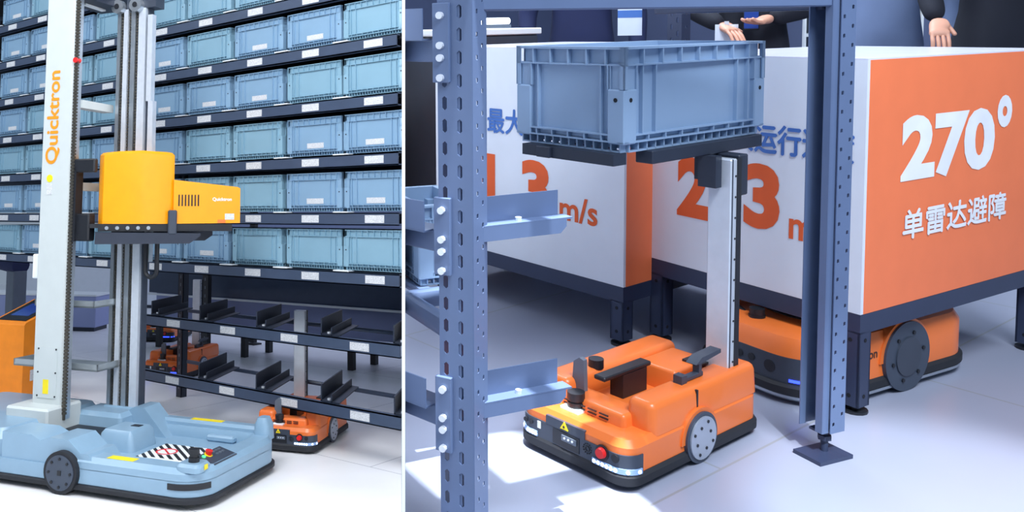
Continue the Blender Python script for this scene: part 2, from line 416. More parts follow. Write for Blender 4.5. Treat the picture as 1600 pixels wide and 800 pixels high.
# ================================================================== LEFT BAY: tall gantry robot
def ring(k, outer, inner, z0, z1, ch=0.0):
    n = len(outer); vs = []
    def ins(p, q, f): return (p[0] + (q[0] - p[0]) * f, p[1] + (q[1] - p[1]) * f)
    for ps, z in ((outer, z0), (outer, z1 - ch), ([ins(a, b, 0.18) for a, b in zip(outer, inner)] if ch else outer, z1), ([ins(b, a, 0.12) for a, b in zip(outer, inner)] if ch else inner, z1), (inner, z1 - ch), (inner, z0)):
        vs += [(p[0], p[1], z) for p in ps]
    fs = []
    for q in range(6):
        for i in range(n):
            j = (i + 1) % n; a = q * n; b = ((q + 1) % 6) * n; fs.append((a + i, a + j, b + j, b + i))
    k.add(vs, fs)
def strip(k, pts, z0, z1, t):
    """thin band along an open outline, pushed out by t (outline runs anticlockwise)"""
    P = [Vector((p[0], p[1], 0)) for p in pts]; vs = []
    for i, p in enumerate(P):
        d = (P[min(i + 1, len(P) - 1)] - P[max(i - 1, 0)]).normalized(); nrm = Vector((d.y, -d.x, 0))
        a, b = p - nrm * 0.004, p + nrm * t
        vs += [(a.x, a.y, z0), (b.x, b.y, z0), (b.x, b.y, z1), (a.x, a.y, z1)]
    fs = [(0, 1, 2, 3), tuple(len(vs) - 4 + i for i in (3, 2, 1, 0))]
    for i in range(len(P) - 1):
        for q in range(4): fs.append((i * 4 + q, i * 4 + (q + 1) % 4, i * 4 + 4 + (q + 1) % 4, i * 4 + 4 + q))
    k.add(vs, fs)
G = thing('gantry_robot', 'tall pale blue mobile robot with white mast and yellow carriage before the rack', 'robot', (0.90, -1.19, 0), 18)
U0, U1, W0, W1 = -2.45, 0.09, -0.31, 0.78
MB().rprism(U0 - .015, U1 + .015, W0 - .015, W1 + .015, [(0.03, 0.02), (0.04, 0), (0.062, 0), (0.070, 0.012)], 0.2, 8).build('bumper', M['rubber'], G)
MB().rprism(U0, U1, W0, W1, [(0.05, 0.02), (0.075, 0), (0.165, 0.0)], 0.2, 8).build('hull', M['base_blue'], G)
k = MB(); ring(k, rrect(-1.05, U1, W0, W1, 0.2, 8), rrect(-0.95, U1 - 0.16, W0 + 0.17, W1 - 0.13, 0.05, 8), 0.16, 0.235, 0.03); k.build('deck_rim', M['base_blue'], G)
k = MB().box(-0.98, -0.02, 0.69, 0.79, 0.2, 0.275, b=0.02); k.box(-0.42, -0.2, 0.60, 0.70, 0.165, 0.21, b=0.012); k.build('side_ridge', M['base_blue'], G)
k = MB().rprism(-0.08, 0.045, 0.64, 0.79, [(0.2, 0), (0.30, 0.008), (0.345, 0.03)], 0.05); k.build('rear_pod', M['base_blue'], G)
k = MB().rprism(U0 + .01, -1.42, W0 + .005, W1 - .005, [(0.16, 0), (0.27, 0.0), (0.335, 0.05)], 0.12, 6)
k.rprism(-1.45, -1.0, 0.40, 0.74, [(0.16, 0), (0.30, 0.02), (0.33, 0.05)], 0.05); k.build('rear_housing', M['base_blue'], G)
k = MB().prism([(-1.44, 0.16), (-1.44, 0.33), (-1.2, 0.33), (-1.12, 0.30), (-1.05, 0.325), (-0.9, 0.325), (-0.8, 0.25), (-0.74, 0.25), (-0.66, 0.16)], W0 + 0.01, -0.02, 'y'); k.build('wheel_arch', M['base_blue'], G)
k = MB().prism([(-1.15, 0.16), (-1.12, 0.30), (-1.0, 0.36), (-0.92, 0.36), (-0.86, 0.30), (-0.72, 0.16)], W1 - 0.22, W1 - 0.02, 'y'); k.build('wheel_arch', M['base_blue'], G)
part('gap_shade', M['black'], G, (-1.42, -0.98, -0.01, 0.40, 0.16, 0.235))  # solid black block standing in for the shade inside the gap
for y0, y1 in ((W0 - 0.035, W0 + 0.03), (W1 - 0.03, W1 + 0.035)):
    wh = MB().cyl((-0.92, y0, 0.132), (-0.92, y1, 0.132), 0.13, 36).build('wheel', M['rubber'], G)
    s_ = -1 if y0 < 0 else 1; yf = y0 if y0 < 0 else y1
    MB().cyl((-0.92, yf, 0.132), (-0.92, yf + s_ * 0.006, 0.132), 0.108, 32).build('hub', M['wheel_dark'], wh)
    k = MB()
    for i in range(8):
        a = 2 * math.pi * i / 8; cx, cz = -0.92 + 0.085 * math.cos(a), 0.132 + 0.085 * math.sin(a); k.cyl((cx, yf, cz), (cx, yf + s_ * 0.012, cz), 0.009, 8)
    k.cyl((-0.92, yf, 0.132), (-0.92, yf + s_ * 0.010, 0.132), 0.02, 4); k.build('wheel_bolts', M['black'], wh)
k = MB().rprism(-1.0, -0.70, 0.11, 0.43, [(0.165, 0), (0.27, 0.02), (0.295, 0.045)], 0.05); bx_ = k.build('battery_box', M['base_blue'], G)
MB().box(-0.84, -0.77, 0.29, 0.34, 0.2945, 0.298).build('grip_slot', M['black'], bx_, 0)
st = MB().box(-0.19, 0.19, -0.26, 0.26, 0, 0.004).build('hazard_sticker', M['stripe'], G, 0, (-0.44, 0.16, 0.1655))
k = MB()
ring(k, [(0.075 * math.cos(a), 0.075 * math.sin(a)) for a in [2 * math.pi * i / 24 for i in range(24)]], [(0.062 * math.cos(a), 0.062 * math.sin(a)) for a in [2 * math.pi * i / 24 for i in range(24)]], 0.006, 0.008)
k.add([(-0.05, 0.04, .0075), (-0.04, 0.05, .0075), (0.05, -0.04, .0075), (0.04, -0.05, .0075)], [(0, 1, 2, 3)]); k.build('prohibition_ring', M['red'], st, 0, (-0.06, 0.07, 0))
MB().cyl((-0.06, 0.07, 0.004), (-0.06, 0.07, 0.006), 0.075, 24).build('sign_disc', M['white'], st)
MB().box(-0.10, 0.16, -0.17, -0.08, 0.004, 0.0055).build('text_field', M['white'], st, 0)
ld = MB().rprism(-0.11, 0.06, -0.29, -0.12, [(0.215, 0), (0.245, 0.0), (0.262, 0.018)], 0.04).build('sensor_plinth', M['base_blue'], G)
k = MB().cyl((-0.02, -0.205, 0.262), (-0.02, -0.205, 0.289), 0.034, 20).cyl((-0.02, -0.205, 0.289), (-0.02, -0.205, 0.308), 0.027, 20).cyl((-0.02, -0.205, 0.308), (-0.02, -0.205, 0.338), 0.034, 20); k.build('scanner', M['black'], ld)
k = MB().prism([(-0.06, 0.215), (-0.06, 0.265), (0.07, 0.232), (0.07, 0.215)], -0.11, 0.17, 'y'); cp = k.build('control_panel', M['grey_dark'], G)
MB().cyl((-0.03, -0.02, 0.256), (-0.027, -0.02, 0.262), 0.028, 16).build('collar', M['sticker_y'], cp)
MB().cyl((-0.03, -0.02, 0.258), (-0.024, -0.02, 0.285), 0.02, 16, 0.024).build('emergency_stop', M['red'], cp)
MB().cyl((-0.03, -0.075, 0.256), (-0.028, -0.075, 0.264), 0.012, 12).build('status_lamp', M['green'], cp)
k = MB()
for i in range(3):
    for j in range(2): k.box(-0.045 + j * 0.03, -0.027 + j * 0.03, 0.04 + i * 0.035, 0.06 + i * 0.035, 0.25 - j * 0.008, 0.264 - j * 0.009)
k.build('key_pad', M['grey'], cp, 0)
k = MB(); strip(k, [(U1 - 0.2 + 0.2 * math.cos(R(a)), W0 + 0.2 + 0.2 * math.sin(R(a))) for a in range(262, 345, 8)], 0.115, 0.150, 0.006); k.build('light_strip', M['black'], G)
MB().box(-0.62, -0.42, -0.27, -0.20, 0.2352, 0.2365).build('yellow_label', M['sticker_y'], G, 0)
MB().box(-0.62, -0.36, 0.71, 0.77, 0.2752, 0.2762).build('yellow_label', M['sticker_y'], G, 0)
MB().box(0.062, 0.064, -0.22, -0.18, 0.225, 0.255).build('yellow_label', M['sticker_y'], G, 0)
MB().box(-2.1, -1.5, W0 - 0.004, W0 + 0.004, 0.215, 0.217).build('hull_seam', M['grey'], G, 0)
# near mast
PU0, PU1, PW0, PW1, ZT = -1.665, -1.395, 0.22, 0.30, 4.6
k = MB().box(PU0, PU1, PW0, PW1, 0.3, ZT, b=0.012); pm = k.build('mast', M['post_white'], G)
part('mast_foot', M['post_white'], G, (-1.76, -1.38, 0.06, 0.44, 0.20, 0.40), b=0.015)
part('mast_channel', M['alu'], G, (PU1, PU1 + 0.018, PW0 + 0.02, PW1, 0.3, ZT))
k = MB(); z = 0.34
while z < ZT:
    k.box(PU1 + 0.012, PU1 + 0.046, PW0 - 0.006, PW0 + 0.012, z, z + 0.016); z += 0.024
k.box(PU1 + 0.02, PU1 + 0.036, PW0 - 0.002, PW0 + 0.010, 0.3, ZT)
k.build('drive_chain', M['chain'], G, 0)
text('Quicktron', M['orange_text'], pm, (-1.495, PW0 - 0.0015, 2.13), (0, 0, 1), (-1, 0, 0), width=0.70, height=0.125, bold=0.0, fat=0.004)
MB().cyl((-1.575, PW0 - 0.003, 2.02), (-1.575, PW0, 2.02), 0.028, 18).build('round_sticker', M['sticker_y'], pm)
MB().box(-1.60, -1.55, PW0 - 0.003, PW0, 1.90, 1.985).build('notice_sticker', M['label'], pm, 0)
pl = MB().box(-1.62, -1.44, PW0 - 0.005, PW0, 0.44, 0.80).build('access_plate', M['post_white'], pm, 0)
k = MB()
for x in (-1.61, -1.45):
    for z in (0.455, 0.62, 0.785): k.cyl((x, PW0 - 0.008, z), (x, PW0 - 0.004, z), 0.007, 8)
k.build('plate_screws', M['black'], pl)
MB().box(-1.56, -1.51, PW0 - 0.007, PW0 - 0.004, 0.47, 0.57).build('warning_label', M['sticker_y'], pl, 0)
MB().cyl((PU1 + 0.03, PW0 + 0.03, 2.90), (PU1 + 0.03, PW0 - 0.02, 2.90), 0.02, 12).build('limit_button', M['red'], G)
part('side_unit', M['white'], G, (PU0 - 0.07, PU0, PW0 + 0.03, PW0 + 0.11, 1.28, 1.46), b=0.008)
# far mast: aluminium profiles, belts and pulleys
FU, FW, FZ = -1.165, 0.62, 3.36
for i, (x0, x1, m_) in enumerate(((-0.135, -0.105, 'alu'), (-0.075, -0.035, 'alu_lt'), (-0.005, 0.035, 'alu'), (0.065, 0.13, 'alu_lt'))):
    part('mast_profile', M[m_], G, (FU + x0, FU + x1, FW, FW + 0.10, 0.3, FZ))
k = MB(); z = 0.34
while z < FZ - 0.03:
    for x in (-0.09, -0.02, 0.05): k.box(FU + x - 0.010, FU + x + 0.010, FW + 0.012, FW + 0.03, z, z + 0.016)
    z += 0.024
k.build('drive_chain', M['chain'], G, 0)
part('mast_back', M['grey_dark'], G, (FU - 0.14, FU + 0.14, FW + 0.03, FW + 0.10, 0.25, FZ + 0.02))
part('mast_foot', M['base_blue'], G, (FU - 0.16, FU + 0.18, FW - 0.02, FW + 0.14, 0.2, 0.34), b=0.015)
for x in (-0.11, 0.06):
    p = MB().cyl((FU + x, FW - 0.05, FZ + 0.02), (FU + x, FW + 0.0, FZ + 0.02), 0.055, 24).build('pulley', M['alu'], G)
    MB().cyl((FU + x, FW - 0.056, FZ + 0.02), (FU + x, FW - 0.05, FZ + 0.02), 0.022, 12).build('hub', M['black'], p)
part('pulley_bracket', M['grey_dark'], G, (FU - 0.05, FU + 0.22, FW + 0.0, FW + 0.12, FZ, FZ + 0.14))
part('side_profile', M['alu_lt'], G, (FU + 0.15, FU + 0.195, FW, FW + 0.05, 2.62, 3.3), (FU + 0.17, FU + 0.215, FW, FW + 0.05, 1.4, 2.62))
part('top_beam', M['steel_dark'], G, (-1.56, -1.30, PW1, FW + 0.12, FZ + 0.02, FZ + 0.16))
MB().box(-1.46, -1.42, PW0 + 0.15, FW, FZ + 0.005, FZ + 0.018).build('beam_light', M['white'], G, 0)
for z, m_ in ((2.55, 'post_white'), (1.93, 'post_white')):
    k = MB().box(-1.46, -1.36, PW1, FW + 0.06, z, z + 0.06); k.build('cross_bar', M[m_], G, 0)
for z, x0, x1 in ((0.62, -1.98, -1.2), (1.07, -1.80, -1.25)):
    k = MB().box(x0, x1, 0.37, FW + 0.1, z, z + 0.012); k.box(x0, x1, 0.37, 0.38, z, z + 0.05); k.box(x1 - 0.01, x1, 0.37, FW + 0.1, z, z + 0.05); k.box(x0, x0 + 0.01, 0.37, FW + 0.1, z, z + 0.05)
    k.build('tote_tray', M['tray'], G, 0)
k = MB(); path = [(FU + 0.20, FW - 0.02, 1.62 - 0.02 * i) for i in range(0, 14)]
path += [(FU + 0.20 + 0.05 - 0.05 * math.cos(R(a)), FW - 0.02, 1.34 - 0.05 * math.sin(R(a))) for a in range(0, 181, 20)] + [(FU + 0.30, FW - 0.02, 1.36 + 0.02 * i) for i in range(0, 14)]
k.tube(path, 0.018, 8).build('cable_hose', M['black'], G)
# carriage
def cpart(k, name, m_, parent=None, smooth=35):
    if parent: return k.build(name, m_, parent, smooth)
    o = k.build(name, m_, G, smooth); o.location = (-1.15, 0.26, 0); o.rotation_euler = (0, 0, R(38)); return o
k = MB(); Z0 = 1.685
pl_ = [(0.02, 0.30), (0.0, 0.24), (0.0, 0.07), (0.03, 0.025), (0.13, 0.0), (0.30, -0.012), (0.50, 0.0), (0.545, 0.03), (0.55, 0.30)]
k.loft([[(p[0], p[1], Z0) for p in pl_], [(p[0], p[1], Z0 + 0.50 + 0.02 * math.sin(p[0] * 5)) for p in pl_], [(0.275 + (p[0] - 0.275) * 0.93, 0.15 + (p[1] - 0.15) * 0.9, Z0 + 0.52 + 0.02 * math.sin(p[0] * 5)) for p in pl_]])
hs = cpart(k, 'carriage_housing', M['yellow'])
k = MB(); pr_ = [(0.54, Z0), (1.04, Z0 + 0.005), (1.04, Z0 + 0.265), (1.02, Z0 + 0.275), (0.54, Z0 + 0.325)]
k.prism(pr_, 0.0, 0.28, 'y'); lo_ = cpart(k, 'carriage_nose', M['yellow'])
k = MB()
for i in range(7): k.box(0.575 + i * 0.024, 0.585 + i * 0.024, -0.003, 0.002, Z0 + 0.13, Z0 + 0.215)
k.build('vent_slots', M['black'], lo_, 0)
text('Quicktron', M['print_white'], lo_, (0.83, -0.002, Z0 + 0.165), (1, 0, 0), (0, 0, 1), width=0.145, bold=0.02)
MB().box(0.925, 0.995, -0.003, 0.002, Z0 + 0.03, Z0 + 0.075).build('white_label', M['label'], lo_, 0)
k = MB().box(0.87, 0.93, -0.003, 0.002, Z0 + 0.006, Z0 + 0.03); k.build('orange_label', M['orange'], lo_, 0)
k = MB().box(0.0, 0.98, 0.0, 0.30, Z0 - 0.055, Z0 - 0.002); k.box(-0.06, 0.10, 0.02, 0.28, Z0 - 0.03, Z0 + 0.0); cpart(k, 'carriage_plate', M['black'], smooth=0)
k = MB().prism([(-0.02, Z0 - 0.145), (0.66, Z0 - 0.145), (0.74, Z0 - 0.09), (0.74, Z0 - 0.07), (-0.02, Z0 - 0.06)], -0.03, 0.12, 'y'); cpart(k, 'fork', M['steel_dark'], smooth=0)
k = MB().prism([(0.1, Z0 - 0.13), (0.80, Z0 - 0.13), (0.86, Z0 - 0.09), (0.86, Z0 - 0.06), (0.1, Z0 - 0.06)], 0.2, 0.32, 'y'); cpart(k, 'fork', M['steel_dark'], smooth=0)
k = MB().box(0.50, 0.565, -0.035, 0.0, Z0 - 0.08, Z0 + 0.10, b=0.008); cpart(k, 'latch_post', M['grey_dark'])
k = MB()
for i in range(5): k.cyl((0.06 + i * 0.075, -0.012, Z0 - 0.03), (0.06 + i * 0.075, 0.01, Z0 - 0.03), 0.014, 10)
cpart(k, 'rollers', M['alu'])
k = MB().box(-1.37, -1.22, 0.24, 0.32, 1.56, 1.76, b=0.01); k.box(-1.37, -1.33, 0.22, 0.30, 1.56, 2.10); k.box(-1.37, -1.17, 0.22, 0.27, 2.06, 2.16, b=0.01); k.build('carriage_bracket', M['black'], G)

# ================================================================== AMR BUILDER (low orange lifting robot)
def amr(root, col_h=0.63, mech=True, lit='led', col_y=0.0):
    L, W = 0.563, 0.338
    MB().rprism(-.008, L + .008, -.008, W + .008, [(0.010, 0.01), (0.018, 0), (0.036, 0), (0.044, 0.006)], 0.052, 6).build('bumper', M['rubber'], root)
    MB().rprism(0, L, 0, W, [(0.036, 0), (0.104, 0), (0.120, 0.012)], 0.046, 6).build('body', M['orange'], root)
    out = rrect(-.003, L, -.003, W + .003, 0.047, 8)
    fr = [p for p in out if p[0] < 0.047]           # far front corner then near front corner
    k = MB(); k.prism([(0.05, W + .003)] + fr + [(0.05, -.003)], 0.040, 0.088); k.box(-0.0035, 0.04, 0.125, 0.245, 0.087, 0.110)
    fp = k.build('front_panel', M['grey_dark'], root)
    for pred, b0, b1, n_ in ((lambda p: p[1] < 0.10, 0.040, 0.10, 5), (lambda p: p[1] > 0.29, 0.272, 0.300, 3)):
        k = MB(); strip(k, [p for p in fr if pred(p)], 0.043, 0.056, 0.003); k.box(-0.0062, 0.0, b0, b1, 0.043, 0.056); hl_ = k.build('headlight', M['lens'], fp, 0)
        for q in range(n_):
            y = b0 + (b1 - b0) * (q + 0.5) / n_; MB().cyl((-0.0072, y, 0.0495), (-0.005, y, 0.0495), 0.0048, 10).build('lamp', M[lit], hl_)
        for p in [p for p in fr if pred(p)][1::3]:
            d_ = Vector((p[0] - 0.044, p[1] - (0.044 if b0 < 0.2 else W - 0.044), 0)).normalized(); c_ = Vector((p[0], p[1], 0.0495)) + d_ * 0.002
            MB().cyl(c_, c_ + d_ * 0.002, 0.0048, 10).build('lamp', M[lit], hl_)
    MB().cyl((-0.006, 0.072, 0.078), (-0.002, 0.072, 0.078), 0.0185, 18).build('collar', M['black'], fp)
    MB().cyl((-0.016, 0.072, 0.078), (-0.005, 0.072, 0.078), 0.0115, 16, 0.0135).build('emergency_stop', M['red'], fp)
    MB().cyl((-0.006, 0.036, 0.077), (-0.002, 0.036, 0.077), 0.010, 14).build('key_switch', M['black'], fp)
    so = MB().box(-0.0048, 0.0, 0.140, 0.222, 0.046, 0.084).build('charge_socket', M['black'], fp, 0)
    k = MB().box(-0.008, -0.004, 0.148, 0.192, 0.064, 0.078); k.build('socket_frame', M['grey'], so, 0)
    k = MB()
    for y in (0.158, 0.170, 0.182): k.cyl((-0.0095, y, 0.072), (-0.007, y, 0.072), 0.003, 8)
    k.build('contact_pins', M['zinc'], so)
    k = MB()
    for a in range(12):
        for r_ in (0.006, 0.012): k.cyl((-0.0052, 0.116 + r_ * math.cos(R(a * 30)), 0.070 + r_ * math.sin(R(a * 30))), (-0.002, 0.116 + r_ * math.cos(R(a * 30)), 0.070 + r_ * math.sin(R(a * 30))), 0.0018, 6)
    k.build('speaker_holes', M['black'], fp, 0)
    for y in (0.312, 0.294): MB().cyl((-0.005, y, 0.074), (-0.002, y, 0.074), 0.0065, 12).build('button', M['black'], fp)
    MB().box(-0.005, 0, 0.262, 0.272, 0.066, 0.084).build('port', M['white'], fp, 0)
    wn = MB().prism([(0.174, 0.092), (0.198, 0.092), (0.186, 0.112)], -0.006, -0.003, 'x').build('warning_triangle', M['sticker_y'], fp, 0)
    MB().cyl((-0.0068, 0.186, 0.099), (-0.006, 0.186, 0.099), 0.003, 8).build('warning_mark', M['black'], wn)
    k = MB(); rp = lambda x0, x1, y0, y1, z1, r_, i_: k.rprism(x0, x1, y0, y1, [(0.110, 0), (z1 - i_, 0.004), (z1 - i_ * 0.4, 0.004 + i_ * 0.25), (z1 - i_ * 0.08, 0.004 + i_ * 0.65), (z1, 0.004 + i_)], r_, 5)
    rp(0.095, L - 0.003, 0.003, 0.088, 0.187, 0.025, 0.016); rp(0.07, L - 0.003, W - 0.10, W - 0.003, 0.179, 0.025, 0.016)
    rp(0.062, 0.15, 0.06, W - 0.08, 0.150, 0.015, 0.010); rp(0.33, 0.50, 0.10, 0.225, 0.182, 0.016, 0.008); k.box(0.12, L - 0.02, 0.08, W - 0.09, 0.11, 0.124)
    us = k.build('upper_shell', M['orange'], root)
    k = MB()
    for y in (0.105, 0.140, 0.175, 0.215):
        for z in (0.127, 0.136): k.box(0.0585, 0.062, y, y + 0.026, z, z + 0.003)
    k.build('vent_slots', M['black'], us, 0)
    MB().box(0.276, 0.282, 0.0045, 0.02, 0.124, 0.181).build('shell_seam', M['black'], us, 0)
    k = MB(); n = 20; rr = 0.078
    k.prism([(0.28 + rr * math.cos(math.pi * i / n), 0.060 + rr * math.sin(math.pi * i / n)) for i in range(n + 1)], -0.004, 0.02, 'y'); k.build('wheel_arch', M['orange'], root)
    for y0, s_ in ((-0.010, -1), (W + 0.010, 1)):
        wh = MB().cyl((0.28, y0, 0.0645), (0.28, y0 - s_ * 0.03, 0.0645), 0.0640, 36).build('wheel', M['wheel_dark'], root)
        MB().cyl((0.28, y0, 0.0645), (0.28, y0 + s_ * 0.004, 0.0645), 0.054, 32).build('hub', M['wheel_face'], wh)
        k = MB()
        for i in range(8):
            a = R(22 + 45 * i); r_ = 0.042 if i % 2 else 0.030
            k.cyl((0.28 + r_ * math.cos(a), y0, 0.0645 + r_ * math.sin(a)), (0.28 + r_ * math.cos(a), y0 + s_ * 0.006, 0.0645 + r_ * math.sin(a)), 0.004, 8)
        k.build('wheel_bolts', M['black'], wh)
    lp = MB().box(0.038, 0.092, 0.178, 0.236, 0.117, 0.127, b=0.002).build('sensor_plate', M['white'], root)
    k = MB().cyl((0.066, 0.207, 0.127), (0.066, 0.207, 0.140), 0.022, 20).cyl((0.066, 0.207, 0.140), (0.066, 0.207, 0.145), 0.019, 20).cyl((0.066, 0.207, 0.145), (0.066, 0.207, 0.165), 0.022, 20); k.build('scanner', M['black'], lp)
    if mech:
        k = MB().prism([(0.215, 0.150), (0.255, 0.150), (0.250, 0.222), (0.232, 0.236), (0.218, 0.232)], 0.108, 0.122, 'x'); k.build('sensor_fin', M['grey'], root)
        k = MB().box(0.125, 0.32, 0.165, 0.20, 0.186, 0.198, b=0.003); k.box(0.20, 0.30, 0.165, 0.205, 0.125, 0.187); k.build('lift_bar', M['black'], root)
        k = MB().cyl((0.215, 0.262, 0.176), (0.215, 0.262, 0.200), 0.020, 18); k.build('knob', M['black'], root)
        k = MB().box(0.27, 0.36, 0.04, 0.058, 0.188, 0.200, b=0.002); k.box(0.34, 0.352, 0.04, 0.058, 0.198, 0.228); k.prism([(0.32, 0.226), (0.345, 0.240), (0.43, 0.244), (0.43, 0.234), (0.35, 0.226)], 0.035, 0.065, 'y'); k.box(0.262, 0.285, 0.038, 0.062, 0.184, 0.208); k.build('cable_arm', M['grey_dark'], root)
        k = MB().box(0.42, 0.52, 0.085, 0.14, 0.182, 0.188); k.build('mast_plate', M['black'], root)
    if col_h:
        x0, x1, y0, y1 = 0.455, 0.487, 0.030 + col_y, 0.095 + col_y; zt = 0.12 + col_h
        c = MB().box(x0, x1, y0, y1, 0.12, zt, b=0.003).build('lift_mast', M['alu_lt'], root)
        MB().box(x1 - 0.006, x1 + 0.014, y0 - 0.002, y1, 0.12, zt).build('guide_rail', M['black'], c, 0)
        k = MB().box(x0 + 0.004, x0 + 0.008, y0 - 0.0015, y0, 0.12, zt); k.build('mast_groove', M['grey_dark'], c, 0)
        k = MB(); z = 0.2
        while z < zt - 0.02: k.cyl((x1 - 0.011, y0 - 0.0012, z), (x1 - 0.011, y0 + 0.001, z), 0.003, 8); z += 0.055
        k.build('screw_row', M['black'], c, 0)
LR = 1.5
def amr_at(label, loc, yaw, scale, base, **kw):
    o = thing('lifting_robot', label, 'robot', group='low orange lifting robots')
    o.matrix_world = base @ Matrix.Translation(loc) @ Matrix.Rotation(R(yaw), 4, 'Z') @ Matrix.Scale(scale, 4)
    if base is MR: RIGHT.add(o)
    amr(o, **kw); return o
amr_at('small orange lifting robot on the floor half under the tote rack', (0.70, -0.04, 0), 112, 1.5, ML, col_h=0.52, col_y=0.19, lit='led')
amr_at('dim orange robot deep behind the rack with blue light, upper one', (-4.7, 3.0, 0), 120, 1.5, ML, col_h=0, mech=False, lit='led_blue')
amr_at('dim orange robot behind the rack beside the far mast, lower one', (-2.35, 1.25, 0), 110, 1.5, ML, col_h=0.55, col_y=0.1, lit='led_blue')

# orange kiosk at the left edge
K = thing('charging_kiosk', 'orange console with a dark screen at the left edge', 'console', (-2.90, -0.68, 0), 18)
k = MB().prism([(0, 0), (0.62, 0), (0.62, 0.88), (0.60, 0.90), (0.02, 0.74), (0, 0.72)], 0, 0.42, 'x'); kb = k.build('body', mat('kiosk_orange', (244, 140, 24), 0.4), K)
k = MB().prism([(0.06, 0.752), (0.56, 0.890), (0.56, 0.898), (0.06, 0.760)], 0.04, 0.38, 'x'); k.build('screen_frame', M['black'], K, 0)
k = MB().prism([(0.16, 0.7835), (0.46, 0.8663), (0.46, 0.8723), (0.16, 0.7895)], 0.10, 0.32, 'x'); k.build('screen', M['screen'], K, 0)
MB().box(0.42, 0.423, 0.10, 0.16, 0.20, 0.30).build('white_label', M['label'], K, 0)

# background of the left bay
def counter(name, label, loc, yaw, Lx, Ly, H, m, top, txt=None, base=ML, cat='counter'):
    c = thing(name, label, cat, loc, yaw, base)
    part('body', m, c, (0, Lx, 0, Ly, 0.06, H - 0.03), b=0.01); part('plinth', M['steel_dark'], c, (0.03, Lx - 0.03, 0.03, Ly - 0.03, 0, 0.06)); part('top', top, c, (-0.01, Lx + 0.01, -0.01, Ly + 0.01, H - 0.03, H), b=0.004)
    if txt: text(txt[0], txt[1], c, (txt[2], -0.012, txt[3]), (1, 0, 0), (0, 0, 1), width=txt[4], bold=0.02)
    return c
counter('display_counter', 'long white display counter with dark lettering behind the rack', (-7.2, 6.2, 0), 8, 4.6, 0.6, 1.5, M['box_white'], M['steel_dark'], ('Quicktron', M['print_dark'], 2.1, 1.02, 1.5))
counter('display_counter', 'pale counter with dark lettering seen behind the white mast', (-11.5, 4.3, 0), 25, 3.6, 0.6, 1.25, M['box_white'], M['white'], ('Quicktron', M['print_dark'], 1.75, 0.95, 1.3))
dk = thing('conveyor', 'dark conveyor bench with a white edge strip behind the rack', 'conveyor', (-4.6, 2.5, 0), 6)
part('belt_bed', M['beam'], dk, (0, 5.0, 0, 0.7, 0.72, 1.04), b=0.008); part('edge_strip', M['white'], dk, (0, 5.0, -0.014, 0.0, 0.69, 0.715)); part('skirt_panel', M['hall'], dk, (0.1, 5.0, 0.05, 0.07, 0.36, 0.715))
for x in (0.1, 1.6, 3.2):
    for y in (0.12, 0.6): part('leg', M['black'], dk, (x - 0.035, x + 0.035, y - 0.035, y + 0.035, 0, 0.72))
for i, (x, y, h) in enumerate(((-3.20, 2.28, 1.9), (-3.75, 3.6, 2.0))):
    u = thing('rack_upright', ['black perforated rack upright standing behind the lower shelves', 'farther black rack upright beside the conveyor bench'][i], 'upright', (x, y, 0))
    k = MB().box(-0.05, 0.05, 0, 0.06, 0.03, h); k.build('column', M['black'], u, 0); MB().box(-0.10, 0.10, -0.05, 0.10, 0, 0.02).build('foot_plate', M['black'], u, 0)
    k = MB(); z = 0.15
    while z < h: k.box(-0.008, 0.008, -0.002, 0.0, z, z + 0.035); z += 0.1
    k.build('slot_row', M['grey'], u, 0)
bs = thing('barrier_post', 'purple barrier post with a round head at the far left', 'post', (-6.0, 1.35, 0))
part('column', M['grey'], bs, (-0.10, 0.10, -0.1, 0.1, 0, 1.0), b=0.01); MB().cyl((-0.35, 0, 1.12), (0.1, 0, 1.08), 0.13, 16).build('head', M['cloth_navy'], bs)
counter('low_wall', 'low lavender display plinth at the far left edge', (-9.5, 1.2, 0), 30, 3.5, 0.5, 0.55, M['hall'], M['white'], cat='plinth')

